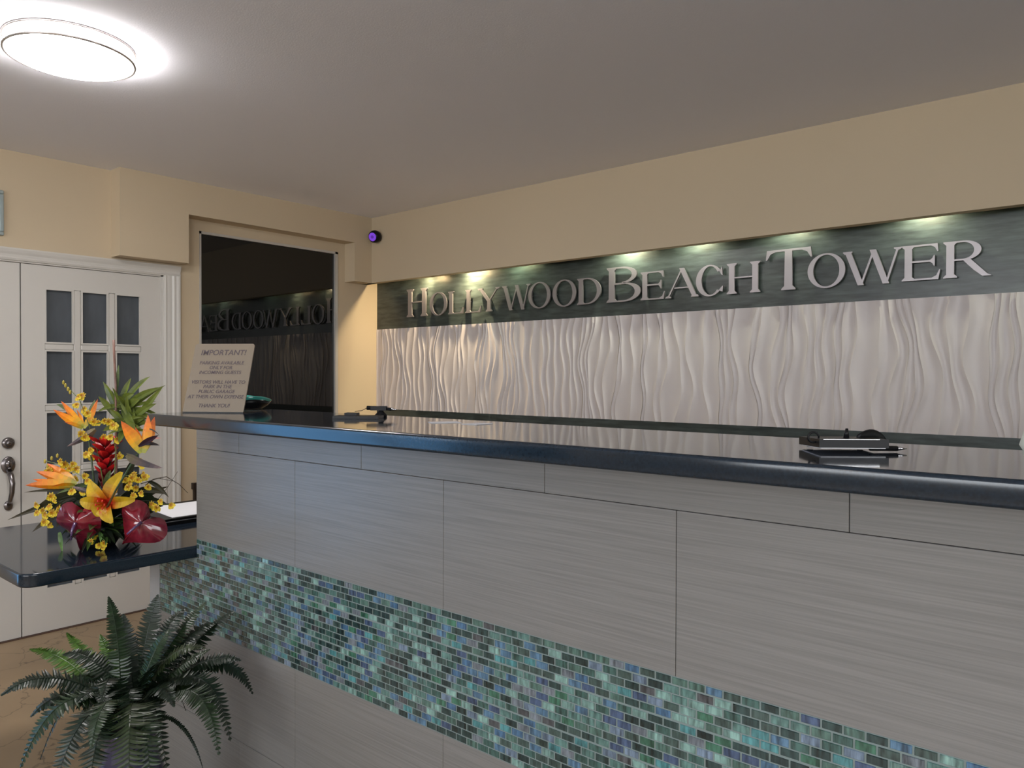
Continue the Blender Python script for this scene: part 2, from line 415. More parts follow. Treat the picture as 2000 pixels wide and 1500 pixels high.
# ---------------------------------------------------------------- wavy wall panel
def WV(bx, z):
    return (.014*math.sin(2*PI*(z/.60)+2*PI*bx/.40+1.1*math.sin(bx*3.1)) +
            .007*math.sin(2*PI*z/.31-2*PI*bx/.23+1.3) + .014*math.sin(2*PI*z/.85+bx*5.3+2))
xs = [XW+.002]
while xs[-1] < 1.2:
    xs.append(xs[-1]+random.choice([.030, .042, .050, .058, .068, .078, .092])*random.uniform(.85, 1.1)*(.78 if xs[-1] < -2.6 else 1))
ZP0, ZP1 = 1.169, 1.787
q = MB(); NR, NSUB = 48, 10
for i in range(len(xs)-1):
    n0 = len(q.v); vs = []; fs = []
    for r in range(NR+1):
        z = ZP0+(ZP1-ZP0)*r/NR
        a = xs[i]+(WV(xs[i], z) if i else 0); c = xs[i+1]+WV(xs[i+1], z)
        g = max(c-a, .004); amp = .0070*min(1, g/.045)**1.1
        if i == 0: a = max(a, XW+.001)
        for s_ in range(NSUB+1):
            t = s_/NSUB
            u_ = t*t*(3-2*t)*.35+t*.65
            hgt = amp*abs(2*t-1)**2.1*(1.0 if t < .5 else 1.0)
            vs.append((a+(c-a)*t, YP-.003-hgt, z))
    for r in range(NR):
        for s_ in range(NSUB):
            k = r*(NSUB+1)+s_; fs.append((k, k+1, k+NSUB+2, k+NSUB+1))
    q.add(vs, fs)
tag(q.build('wave_panel', M_wave, smooth=True), 'pale plaster wall panel carved with wavy vertical ridges', 'wall panel')

# ---------------------------------------------------------------- sign board and letters
sb = empty('sign_board', 'dark green sign board with raised metal letters above wavy panel', 'sign')
b = MB(); b.box(XW+.001, XR-.5, YP-.003, YP+.02, ZP1, ZC-.02); b.build('board', M_board, sb)
def stem(cx, s, y0=0, y1=1, bot=1, top=1, o=.085):
    P = []; t = .03; br = .10
    if bot: P += [(cx-s/2-o, y0), (cx+s/2+o, y0), (cx+s/2+o, y0+t), (cx+s/2+.012, y0+br)]
    else: P += [(cx-s/2, y0), (cx+s/2, y0)]
    if top: P += [(cx+s/2+.012, y1-br), (cx+s/2+o, y1-t), (cx+s/2+o, y1), (cx-s/2-o, y1), (cx-s/2-o, y1-t), (cx-s/2-.012, y1-br)]
    else: P += [(cx+s/2, y1), (cx-s/2, y1)]
    if bot: P += [(cx-s/2-.012, y0+br), (cx-s/2-o, y0+t)]
    return P
def diag(x0, y0, x1, y1, s):      # s: horizontal width
    return [(x0-s/2, y0), (x0+s/2, y0), (x1+s/2, y1), (x1-s/2, y1)]
def serif(cx, y, s, w, up_):
    t = .03*up_
    return [(cx-w, y), (cx+w, y), (cx+w, y+t), (cx+s/2, y+t*2.6), (cx-s/2, y+t*2.6), (cx-w, y+t)]
class Ring(list): pass
def ringp(cx, cy, rx, ry, irx, iry, a0, a1, n=28, dx=0):
    out = []
    for k in range(n):
        A, B_ = a0+(a1-a0)*k/n, a0+(a1-a0)*(k+1)/n
        out.append(Ring([(cx+rx*math.cos(A), cy+ry*math.sin(A)), (cx+rx*math.cos(B_), cy+ry*math.sin(B_)),
                    (cx+dx+irx*math.cos(B_), cy+iry*math.sin(B_)), (cx+dx+irx*math.cos(A), cy+iry*math.sin(A))]))
    return out
def glyph(ch, w, st=.17):
    hl = .045
    if ch == 'H': return [stem(.085+st/2, st), stem(w-.085-st/2, st), [(.1, .5), (w-.1, .5), (w-.1, .5+hl), (.1, .5+hl)]]
    if ch in 'O': return ringp(w/2, .5, w/2, .53, w/2-st, .53-hl*1.1, 0, 2*PI, 40)
    if ch == 'L': return [stem(.085+st/2, st), [(.1, 0), (w-.04, 0), (w, .27), (w-.03, .27), (w-.10, .11), (w-.2, .05), (.1, .05)]]
    if ch == 'E': return [stem(.085+st/2, st), [(.1, 0), (w-.05, 0), (w, .27), (w-.03, .27), (w-.10, .11), (w-.22, .05), (.1, .05)],
                          [(.1, 1), (w-.07, 1), (w-.05, .78), (w-.08, .78), (w-.14, .90), (w-.24, .95), (.1, .95)],
                          [(.1, .5), (w-.26, .5), (w-.20, .45), (w-.165, .38), (w-.14, .38), (w-.14, .68), (w-.165, .68), (w-.2, .60), (w-.26, .55), (.1, .55)]]
    if ch == 'T': return [stem(w/2, st*1.05, top=0), [(.03, 1), (w-.03, 1), (w, .76), (w-.035, .76), (w-.12, .90), (w-.24, .945), (w/2, .95), (.24, .945), (.12, .90), (.035, .76), (0, .76)]]
    if ch == 'Y': return [stem(w/2, st, 0, .5, 1, 0), diag(w/2, .42, .14, 1, st), diag(w/2, .42, w-.13, 1, .07),
                          serif(.14, 1, st, .14, -1), serif(w-.13, 1, .07, .12, -1)]
    if ch == 'W':
        a, b_, c, d, e = .12, w*.31, w*.53, w*.74, w-.10
        return [diag(b_, -.02, a, 1, st), diag(b_, -.02, c, .98, .06), diag(d, -.02, c-.03, 1.0, st), diag(d, -.02, e, 1, .06),
                serif(a, 1, st, .13, -1), serif(e, 1, .07, .11, -1)]
    if ch == 'A': return [diag(.09, 0, w/2, 1, .06), diag(w-.14, 0, w/2-.02, 1.02, st), [(w*.26, .32), (w*.72, .32), (w*.70, .365), (w*.28, .365)],
                          serif(.10, 0, .06, .11, 1), serif(w-.14, 0, st, .14, 1)]
    if ch == 'C':
        R = ringp(w/2+.02, .5, w/2, .53, w/2-st-.01, .53-hl*1.1, .60, 2*PI-.72, 36, .03)
        R.append([(w-.10, .83), (w-.03, .94), (w-.01, .66), (w-.04, .66), (w-.14, .80)])
        R.append([(w-.12, .13), (w-.01, .10), (w+.01, .30), (w-.02, .29), (w-.14, .17)])
        return R
    if ch == 'D': return [stem(.085+st/2, st), [(.1, 0), (w*.42, 0), (w*.42, hl), (.1, hl)], [(.1, 1-hl), (w*.42, 1-hl), (w*.42, 1), (.1, 1)]] + \
            ringp(w*.42, .5, w*.58, .5, w*.58-st, .5-hl, -PI/2, PI/2, 26)
    if ch == 'B': return [stem(.085+st/2, st)]+[[(.1, a), (w*.5, a), (w*.5, a+hl), (.1, a+hl)] for a in (0, .50, 1-hl)] + \
            ringp(w*.46, .7625, w*.43, .2375, w*.43-st*.95, .19, -PI/2, PI/2, 20) + ringp(w*.5, .275, w*.5, .275, w*.5-st*1.1, .23, -PI/2, PI/2, 20)
    if ch == 'R': return [stem(.085+st/2, st)]+[[(.1, a), (w*.45, a), (w*.45, a+hl), (.1, a+hl)] for a in (.46, 1-hl)] + \
            ringp(w*.42, .73, w*.38, .27, w*.38-st, .225, -PI/2, PI/2, 22) + [[(w*.40, .49), (w*.40+st*1.1, .50), (w-.15+.06, .06), (w+.02, 0), (w-.20, 0), (w*.66-.02, .18)]]
GL = [('H', -4.276, -4.054, 1), ('O', -4.027, -3.850, 0), ('L', -3.838, -3.690, 0), ('L', -3.668, -3.520, 0), ('Y', -3.549, -3.347, 0), ('W', -3.326, -3.085, 0),
      ('O', -3.102, -2.921, 0), ('O', -2.905, -2.723, 0), ('D', -2.716, -2.542, 0), ('B', -2.5, -2.268, 1), ('E', -2.268, -2.112, 0), ('A', -2.107, -1.905, 0),
      ('C', -1.924, -1.765, 0), ('H', -1.743, -1.561, 0), ('T', -1.532, -1.299, 1), ('O', -1.320, -1.142, 0), ('W', -1.151, -.895, 0), ('E', -.895, -.738, 0), ('R', -.727, -.545, 0)]
for ch, xa, xb, cap in GL:
    h = .2055 if cap else .160
    q = MB(); yf, yb = YP-.029, YP-.018
    for gi, P in enumerate(glyph(ch, (xb-xa)/h)):
        yf = YP-.029-(.0009 if isinstance(P, Ring) else .00008*(gi % 9))
        A = sum(P[i][0]*P[(i+1) % len(P)][1]-P[(i+1) % len(P)][0]*P[i][1] for i in range(len(P)))
        if A < 0: P = P[::-1]
        n = len(P)
        q.add([(xa+x*h, yf, 1.864+z*h) for x, z in P]+[(xa+x*h, yb, 1.864+z*h) for x, z in P],
              [tuple(range(n)), tuple(reversed(range(n, 2*n)))]+[(i, i+n, (i+1) % n+n, (i+1) % n) for i in range(n)])
    for fx, fz in ((.12/max((xb-xa)/h, .2)*.9, .5), (.8, .5)):      # stand-off pins
        if ch in 'TY': fx = .5
        if ch in 'RB': fx = .2
        if ch in 'OD' and fx > .5: fx = .9
        if ch == 'C': fx = .1
        if ch in 'LE': fx = .22
        if ch == 'A': fz, fx = .2, .8
        if ch == 'W': fx = .31; fz = .1
        x = xa+fx*(xb-xa); z = 1.864+fz*h
        q.box(x-.003, x+.003, yb, YP-.0025, z-.003, z+.003)
    q.build('letter_'+ch.lower(), M_alu, sb)

# ---------------------------------------------------------------- small downlights hidden behind the bulkhead
lamps = [(-3.99, 1.2, (1, .80, .50)), (-3.60, 4.2, (1, .86, .58)), (-3.19, 1.1, (.85, 1, .68)), (-2.36, 3.2, (.97, 1, .76)), (-1.93, 2.0, (.95, 1, .78)), (-1.40, 1.4, (.93, 1, .78)),
         (-.80, 2.0, (.97, 1, .78)), (-.2, 1.6, (.9, 1, .7)), (.5, 1.6, (.9, 1, .7))]
M_puck = mat('puck_housing', (.6, .6, .6), .4)
M_puckl = mat('puck_lens', (.9, .9, .8), .4, emit=((1, .95, .7), 6))
names = ['at the left end over the letter H', 'over the double L', 'over the middle of the first word', 'over the letter B', 'over the letters A and C',
         'over the large T', 'over the letters E and R', 'right of the last letter', 'at the far right end']
for (x, e, c), nm in zip(lamps, names):
    zl = 2.180 if x < -3.9 else 2.222
    b = MB(); b.lathe([(.0, .0), (.022, 0), (.022, .018), (.0, .018)], (x, YS+.055+.024, zl), 16)
    o = b.build('downlight', M_puck); tag(o, 'small downlight hidden behind the bulkhead '+nm, 'lamp', 'sign downlights')
    g = MB(); g.lathe([(.0, -.002), (.017, -.002), (.017, 0), (.0, 0)], (x, YS+.055+.024, zl), 16); g.build('lens', M_puckl, o)
    l = bpy.data.lights.new('downlight_beam', 'SPOT'); l.energy = e*5; l.color = c; l.spot_size = math.radians(160); l.spot_blend = .6; l.shadow_soft_size = .010
    lo = bpy.data.objects.new('downlight_beam', l); C.objects.link(lo); lo.location = (x, YS+.055+.026, zl-.006); lo.rotation_euler = (0, 0, 0)
    if x < -3.5:      # the two halogen lamps at the left are aimed: one at the side wall, one straight down the wavy panel
        l2 = bpy.data.lights.new('halogen_beam', 'SPOT'); l2.energy = 26 if x < -3.9 else 56; l2.color = (1, .78, .46); l2.shadow_soft_size = .008
        l2.spot_size = math.radians(120 if x < -3.9 else 110); l2.spot_blend = 1
        lo = bpy.data.objects.new('halogen_beam', l2); C.objects.link(lo); lo.location = (x, YS+.055+.03, zl-.006); lo.rotation_euler = (0, math.radians(50 if x < -3.9 else 4), 0)
b = MB(); b.box(XW, XR-.5, YS+.055, YP-.010, 2.241, 2.250); struct(b.build('trim_7', M_wall), 'shelf closing the light slot above the sign')

# ---------------------------------------------------------------- ceiling drum light
def drum(x, y, strength, label):
    r = .205
    root = empty('ceiling_light', label, 'light', None); root.location = (0, 0, 0)
    b = MB(); b.lathe([(0, 0), (r*.8, 0), (r*.8, -.008), (0, -.008)], (x, y, ZC-.001), 40); b.build('base_plate', M_white, root)
    gm = mat('drum_glass', (.9, .9, .88), .4, emit=((1, .97, .95), strength))
    b = MB(); b.lathe([(0, -.010), (r*.96, -.010), (r*.985, -.02), (r*.985, -.045), (r*.93, -.056), (r*.7, -.068), (r*.4, -.074), (0, -.075)], (x, y, ZC), 48); b.build('glass_shade', gm, root, True)
    rm = bpy.data.materials.get('ring_metal') or mat('ring_metal', (.55, .5, .48), .3, metal=.8)
    for z in (-.004, -.047):
        b = MB(); pts = [(x+(r+.002)*math.cos(a*PI/30), y+(r+.002)*math.sin(a*PI/30), ZC+z) for a in range(61)]
        b.tube(pts, .0048, 8); b.build('ring', rm, root, True)
drum(-3.0, 1.055, 46, 'round white flush ceiling light with two thin metal rings')
drum(-1.4, -1.9, 26, 'unseen round white ceiling light added behind the photographer for fill')  # second fixture is out of view, added for ambient light

# ---------------------------------------------------------------- security camera
root = empty('security_camera', 'small black bullet camera with violet glowing front by the corner', 'camera')
c0 = Vector((-4.44, YS-.045, 2.462)); ax = ((EYE-c0).normalized()*.84-rt*.52-up*.08).normalized()
Mx = ax.to_track_quat('Z', 'Y').to_matrix()
b = MB(); b.lathe([(0, -.05), (.026, -.046), (.040, -.03), (.047, -.006), (.044, .018), (.034, .030), (.0, .030)], c0, 24, Mx); b.build('housing', M_dark, root, True)
b = MB(); b.lathe([(0, 0), (.031, 0), (.031, .002), (0, .002)], c0+ax*.030, 24, Mx)
b.build('led_ring', mat('violet_led', (.1, .02, .3), .3, emit=((.16, .05, .55), .9)), root)
b = MB(); b.lathe([(0, 0), (.012, 0), (.012, .003), (0, .003)], c0+ax*.032, 16, Mx)
b.build('lens', mat('violet_lens', (.05, .01, .15), .1, emit=((.10, .03, .32), .8)), root)
b = MB(); b.tube([c0-ax*.03, c0-ax*.045+Vector((0, .02, 0)), (c0.x, YS, c0.z-.005)], .008, 8); b.lathe([(0, 0), (.025, 0), (.025, .006), (0, .006)], (c0.x, YS-.0005, c0.z-.005), 16, Matrix.Rotation(PI/2, 3, 'X'))
b.build('mount', M_dark, root)

# ---------------------------------------------------------------- framed picture at the left edge
root = empty('framed_picture', 'silver framed picture hanging above the doors at the left', 'picture')
y0, y1, z0, z1 = .86, 1.303, 2.160, 2.397
b = MB()
for (a, c, d, e) in ((y0, y1, z0, z0+.02), (y0, y1, z1-.02, z1), (y0, y0+.02, z0+.02, z1-.02), (y1-.02, y1, z0+.02, z1-.02)):
    b.cbox(XW, XW+.02, a, c, d, e, .003)
b.build('frame', mat('silver_frame', (.36, .42, .42), .3, metal=.5), root)
b = MB(); b.box(XW, XW+.009, y0+.02, y1-.02, z0+.02, z1-.02); b.build('print', mat('teal_print', (.05, .09, .10), .15, noise=((12,)*3, 3, .6, 1.6)), root)
b = MB(); b.box(XW, XW+.03, 2.325, 2.375, .705, .745); b.box(XW, XW+.022, 2.335, 2.375, .63, .705)
tag(b.build('wall_box', mat('brown_plastic', (.02, .012, .010), .35)), 'small dark brown wall box beside the door casing', 'wall box')

# ---------------------------------------------------------------- things on the bar top
ZT = Z_T+.0004
# notice
bl = Vector((-2.294, 1.119, ZT)); br = Vector((-2.130, 1.229, ZT)); ex = (br-bl).normalized(); WN = (br-bl).length
nrm = Vector((-ex.y, ex.x, 0)); ey = (nrm*.080+Vector((0, 0, .216))); HN = ey.length; ey.normalize(); ez = ex.cross(ey)
MN = Matrix(((ex.x, ey.x, ez.x, bl.x), (ex.y, ey.y, ez.y, bl.y), (ex.z, ey.z, ez.z, bl.z), (0, 0, 0, 1)))
root = empty('notice_sign', 'leaning cream notice reading IMPORTANT at the left end of granite top', 'sign')
def rrect(w, h, r, z):
    P = []
    for cx, cy, a0 in ((r, r, PI), (w-r, r, 1.5*PI), (w-r, h-r, 0), (r, h-r, .5*PI)):
        for k in range(5): a = a0+k*PI/8; P.append((cx+r*math.cos(a), cy+r*math.sin(a), z))
    return P
q = MB(); q.loft([[MN @ Vector(p) for p in rrect(WN, HN, .008, z)] for z in (-.004, 0)], True, True)
q.build('sheet', mat('cream_card', (.27, .22, .165), .35), root)
q = MB(); n3 = nrm
q.add([bl-ex*.0, br+ex*.0, br+n3*.13, bl+n3*.13, *(v+Vector((0, 0, .003)) for v in (bl, br, br+n3*.13, bl+n3*.13))],
      [(3, 2, 1, 0), (4, 5, 6, 7), (0, 1, 5, 4), (1, 2, 6, 5), (2, 3, 7, 6), (3, 0, 4, 7)])
q.build('base', M_dark, root)
q = MB(); m0 = (bl+br)/2
q.add([m0+n3*.125-ex*.04+Vector((0, 0, .002)), m0+n3*.125+ex*.04+Vector((0, 0, .002)), MN @ Vector((WN/2+.03, HN*.7, -.004)), MN @ Vector((WN/2-.03, HN*.7, -.004))], [(0, 1, 2, 3)])
o = q.build('strut', M_dark, root); sm = o.modifiers.new('thick', 'SOLIDIFY'); sm.thickness = .003
M_ink = mat('grey_ink', (.10, .075, .085), .6)
lines = [('IMPORTANT!', .865, .0205), ('PARKING AVAILABLE', .715, .0125), ('ONLY FOR', .645, .0125), ('INCOMING GUESTS', .575, .0125),
         ('VISITORS WILL HAVE TO', .435, .0128), ('PARK IN THE', .37, .0128), ('PUBLIC GARAGE', .30, .0128), ('AT THEIR OWN EXPENSE', .225, .0128), ('THANK YOU!', .10, .0135)]
for txt, fy, sz in lines:
    cu = bpy.data.curves.new('line', 'FONT'); cu.body = txt; cu.size = sz*1.25; cu.align_x = 'CENTER'; cu.align_y = 'CENTER'; cu.extrude = .0001; cu.offset = .0002; cu.shear = .12
    to = bpy.data.objects.new('line', cu); C.objects.link(to)
    dg = bpy.context.evaluated_depsgraph_get(); me = bpy.data.meshes.new_from_object(to.evaluated_get(dg)); bpy.data.objects.remove(to)
    me.transform(MN @ Matrix.Translation((WN*.5, HN*fy, .0006))); me.materials.clear(); me.materials.append(M_ink)
    o = bpy.data.objects.new('printed_line', me); C.objects.link(o); o.parent = root
# teal rimmed bowl
bc = at(486, 760, 2.62); bc.z = ZT
def dish(rf, zf, r2, z2, wav):
    R = []
    for k in range(len(rf)):
        ring = []
        for i in range(40):
            a = 2*PI*i/40; wz = wav[k]*math.cos(2*a+.6)
            ring.append(bc+Vector((rf[k]*math.cos(a), rf[k]*math.sin(a), zf[k]+wz)))
        R.append(ring)
    return R
root = empty('glass_bowl', 'small dark bowl with a teal glass rim behind the leaning notice', 'bowl')
q = MB(); q.loft(dish([.03, .045, .062, .071, .067, .05, .0001], [0, .002, .014, .028, .028, .012, .006], 0, 0, [0, 0, .002, .006, .006, .001, 0]), True, True)
q.build('body', M_blackglass if False else M_dark, root, True)
q = MB(); q.loft(dish([.0712, .077, .075, .068], [.0282, .036, .038, .0285], 0, 0, [.006, .008, .008, .006]))
q.build('rim', mat('teal_glass', (.05, .32, .27), .12, coat=.4), root, True)

def slab_box(bb, p, dx, w, l, z0, z1, ang=0, tilt=0):      # rotated box: p centre xy
    M = Matrix.Translation((p[0], p[1], 0)) @ Matrix.Rotation(ang, 4, 'Z')
    vs = [M @ Vector((x, y, z+(tilt*y))) for z in (z0, z1) for y in (-l/2, l/2) for x in (-w/2, w/2)]
    bb.add(vs, [(0, 2, 3, 1), (4, 5, 7, 6), (0, 1, 5, 4), (2, 6, 7, 3), (0, 4, 6, 2), (1, 3, 7, 5)])
M_silver = mat('silver_metal', (.7, .7, .72), .18, metal=1)
# left clipboard with chained pen
cl = onp = at(702, 817, 2.02)
def onz(u, v, z=ZT):
    d = fw*F+rt*(u-1000)-up*(v-750); t = (z-H)/d.z
    return EYE+d*t
p = onz(700, 817); ang = math.atan2(.0, 1)+YAW*.9
root = empty('black_clipboard', 'small black clipboard lying near the left end of the granite top', 'clipboard'); a = ang
q = MB(); slab_box(q, p, 0, .125, .06, ZT, ZT+.0075, a); q.build('board', M_dark, root)
q = MB(); slab_box(q, (p.x-.028, p.y), 0, .034, .03, ZT+.0075, ZT+.0145, a); q.build('clip', M_dark, root)
root = empty('counter_pen', 'black pen on its swivel holder with thin cord beside left clipboard', 'pen')
p = onz(744, 814)
q = MB(); q.lathe([(0, 0), (.017, 0), (.017, .006), (.008, .014), (.006, .02), (0, .02)], (p.x, p.y, ZT), 20); q.build('base', M_dark, root, True)
hp = Vector((p.x, p.y, ZT+.02)); dr = Vector((math.cos(a), math.sin(a), -.02)).normalized()
q = MB(); slab_box(q, (hp.x-dr.x*.006, hp.y-dr.y*.006), 0, .045, .016, hp.z-.002, hp.z+.010, a); q.tube([hp-dr*.04+Vector((0, 0, .004)), hp-dr*.006+Vector((0, 0, .004))], .006, 8, .0055); q.build('holder', M_dark, root)
q = MB(); q.tube([hp+dr*.01+Vector((0, 0, .003)), hp+dr*.03+Vector((0, 0, .002))], .0045, 8, .004); q.build('barrel', M_dark, root, True)
q = MB(); q.tube([hp+dr*.03+Vector((0, 0, .002)), hp+dr*.048+Vector((0, 0, .001))], .004, 8, .0005); q.build('tip', M_silver, root, True)
q = MB(); q.tube([hp-dr*.04+Vector((0, 0, .004)), hp-dr*.055+Vector((0, 0, -.004)), hp-dr*.075+Vector((0, 0, -.007))], .0009, 5); q.build('cord', M_dark, root, True)
# right clipboard
root = empty('black_clipboard', 'black clipboard with silver edge and wire loop toward the right end', 'clipboard')
p = onz(1668, 884); a = YAW*.95
exr = Vector((math.cos(a), math.sin(a), 0)); eyr = Vector((-math.sin(a), math.cos(a), 0))
pc = p+eyr*.045; M_pw = M_paper
q = MB(); slab_box(q, pc, 0, .105, .09, ZT+.006, ZT+.019, a, -.03); q.build('board', M_dark, root)
q = MB(); slab_box(q, pc, 0, .098, .084, ZT+.0045, ZT+.006, a, -.03); q.build('paper', M_pw, root)
q = MB(); slab_box(q, pc-eyr*.0452-exr*.004, 0, .085, .001, ZT+.0197, ZT+.0206, a); q.build('edge_strip', M_silver, root)
q = MB()
for sx in (-.04, .04): q.tube([pc+exr*sx+eyr*.03+Vector((0, 0, .002)), pc+exr*sx+eyr*.03+Vector((0, 0, .004))], .005, 8)
q.build('feet', M_dark, root)
q = MB(); lp = pc-exr*.056-eyr*.03+Vector((0, 0, .022)); q.tube([lp+exr*.008*math.cos(k*PI/10)+Vector((0, 0, .008*math.sin(k*PI/10))) for k in range(21)], .0016, 6)
q.tube([lp+exr*.006-Vector((0, 0, .006)), pc-exr*.045-eyr*.03+Vector((0, 0, .014))], .003, 6); q.build('wire_loop', M_dark, root, True)
q = MB()
q.leaf(pc+exr*.026+eyr*.01+Vector((0, 0, .020)), pc+exr*.09+eyr*.05+Vector((0, 0, .012)), .018, Vector((0, 0, 1)), Vector((0, 0, .006)), 8)
o = q.build('clip_cover', M_dark, root, True); sm = o.modifiers.new('thick', 'SOLIDIFY'); sm.thickness = .003
q = MB(); q.tube([pc+exr*.03-eyr*.03+Vector((0, 0, .006)), pc+exr*.073-eyr*.028+Vector((0, 0, .005))], .0045, 8, .004); q.build('pen_barrel', M_dark, root, True)
q = MB(); q.tube([pc+exr*.073-eyr*.028+Vector((0, 0, .005)), pc+exr*.088-eyr*.027+Vector((0, 0, .005))], .0035, 8, .0006); q.build('pen_tip', M_silver, root, True)
q = MB(); q.tube([pc+exr*.006+Vector((0, 0, .019)), pc+exr*.007+Vector((0, 0, .034))], .005, 8, .002); q.build('clip_peg', M_dark, root, True)
# paper slips
for (u, v, w, l, r, lab) in ((868, 825, .075, .05, .3, 'left white paper slip lying flat by the rear edge of granite top'), (932, 828, .06, .05, .9, 'right pale paper slip lying flat in the reflection on granite')):
    p = onz(u, v); q = MB(); slab_box(q, p, 0, w, l, ZT, ZT+.0008, r+YAW); tag(q.build('paper_slip', M_paper), lab, 'paper')
# crumpled cloth behind the counter
q = MB(); R = []
for k in range(27):
    ph = PI*k/26*.98+.02; ring = []
    for i in range(56):
        th = 2*PI*i/56
        x, y, z = math.sin(ph)*math.cos(th), math.sin(ph)*math.sin(th), math.cos(ph)
        f = 1+.10*math.sin(5*th+3*z)+.07*math.sin(9*x*1.3+4*z+1)+.06*math.sin(11*z+4*th)+.05*math.sin(13*y+7*x)
        ring.append((.03+.235*x*f, 1.66+.13*y*f, max(1.1206, 1.215+.165*z*f)))
    R.append(ring)
q.loft(R, True, True)
tag(q.build('white_cloth', mat('white_cloth', (.66, .68, .60), .85), None, True), 'crumpled white cloth heaped behind the granite top at far right', 'cloth')
# binder and papers on the low slab
root = empty('binder_tray', 'black binder holding white paper at the back of the low slab', 'binder')
z = .8504
q = MB(); q.box(-3.24, -2.87, 1.33, 1.66, z, z+.012); q.box(-3.235, -2.875, 1.335, 1.655, z+.015, z+.024); q.box(-3.24, -3.225, 1.33, 1.66, z+.01, z+.024); q.build('cover', M_dark, root)
q = MB(); q.box(-3.23, -2.88, 1.332, 1.65, z+.0122, z+.0148); q.build('page_block', M_paper, root)
q = MB(); q.add([(-3.19, 1.40, z+.0245), (-2.89, 1.37, z+.0245), (-2.89, 1.64, z+.0245), (-3.19, 1.64, z+.0245), (-3.19, 1.40, z+.026), (-2.89, 1.37, z+.026), (-2.89, 1.64, z+.026), (-3.19, 1.64, z+.026)],
          [(3, 2, 1, 0), (4, 5, 6, 7), (0, 1, 5, 4), (1, 2, 6, 5), (2, 3, 7, 6), (3, 0, 4, 7)]); q.build('paper_sheet', mat('bright_paper', (.85, .85, .88), .6), root)

# ---------------------------------------------------------------- flower arrangement
fl = empty('flower_arrangement', 'tropical arrangement of lily, anthurium and bird of paradise on low slab', 'flowers')
def fmat(name, rough=.45, **k): return mat(name, (1, 1, 1), rough, attr=True, **k)
M_pet = fmat('petal', .45, noise=((60,)*3, 2, .85, 1.1)); M_leaf = fmat('foliage', .38, noise=((40,)*3, 2, .75, 1.15)); M_glossp = fmat('waxy_spathe', .14, coat=.5, noise=((45,)*3, 3, .7, 1.2))
D0 = 2.53
ZV = Vector((0, 0, 1))
def P_(u, v, dd=0): return at(u, v, D0+dd)
def gleaf(q, p0, p1, w, side, sag, cols, n=8, prof=None, fold=.15, wave=0):
    """leaf whose colour runs through cols from base to tip"""
    start = len(q.f); q.leaf(p0, p1, w, side, sag, n, prof, fold, wave)
    for i in range(start, len(q.f)):
        k = ((i-start)//2)/max(1, n-1)*(len(cols)-1); a = int(min(k, len(cols)-2)) if len(cols) > 1 else 0
        f_ = k-a; c0 = cols[a]; c1 = cols[min(a+1, len(cols)-1)]
        q.c[i] = tuple(c0[j]*(1-f_)+c1[j]*f_ for j in range(3))
spear = lambda k: math.sin(PI*min(1, .12+.88*k))**.7 if k < .6 else math.sin(PI*(.12+.88*.6))**.7*(1-(k-.6)/.4)**.8
# vase
vc = Vector((-2.715, 1.035, .8504))
q = MB(); q.lathe([(0, 0), (.05, 0), (.062, .02), (.075, .07), (.07, .075), (.0, .06)], vc, 28); q.build('vase', M_dark, fl, True)
# stems
q = MB(); q.col = lin((70, 88, 60))
top = vc+Vector((0, 0, .07))
for (u, v, dd) in ((172, 842, 0), (268, 888, -.38), (150, 950, -.02), (205, 940, 0), (225, 980, .02), (150, 1010, -.03)):
    e = P_(u, v, dd); q.tube([top, top.lerp(e, .5)+Vector((0, 0, .01)), e], .004, 6, .003)
q.build('stems', M_leaf, fl, True)
ORG = [lin((225, 190, 60)), lin((235, 150, 20)), lin((240, 130, 20)), lin((205, 105, 50))]
ORG2 = [lin((170, 170, 70)), lin((240, 170, 30)), lin((245, 140, 20)), lin((225, 110, 40))]
def bird(base, tips, beak, tongue=None, dd=0):
    g = MB(); B_ = P_(*base, dd)
    for (u, v, w, d2) in tips:
        gleaf(g, B_, P_(u, v, dd+d2), w*.0017, rt*.8+up*.4+fw*random.uniform(-.3, .3), fw*random.uniform(-.008, .004), ORG2, 9, spear, .28)
    o = g.build('bird_of_paradise', M_pet, fl)
    k = MB(); (u0, v0), (u1, v1) = beak
    gleaf(k, P_(u0, v0, dd-.01), P_(u1, v1, dd-.03), .030, up, -up*.004, [lin((120, 112, 84)), lin((105, 92, 88)), lin((88, 82, 88)), lin((140, 120, 120))], 9, lambda t: (1-t)**.6*min(1, .35+t*3), .5)
    k.build('beak', M_leaf, o)
    if tongue:
        k = MB(); (u0, v0), (u1, v1) = tongue
        gleaf(k, P_(u0, v0, dd-.015), P_(u1, v1, dd-.02), .016, up, (0, 0, 0), [lin((40, 24, 40)), lin((60, 30, 40))], 6, None, .4); k.build('tongue', M_leaf, o)
bird((162, 836), [(104, 800, 15, -.02), (119, 783, 14, .01), (191, 779, 14, .02), (126, 824, 10, -.03), (150, 800, 9, .02)], ((186, 838), (131, 872)))
bird((277, 884), [(236, 822, 22, -.01), (289, 810, 20, .01), (302, 814, 18, .03), (264, 834, 10, .02)], ((248, 888), (318, 914)), ((271, 872), (310, 850)), -.38)
bird((146, 948), [(49, 948, 22, -.05), (70, 921, 22, -.02), (64, 936, 12, -.03), (92, 905, 22, .02), (100, 950, 12, -.06)], ((196, 966), (140, 950)), None, -.03)
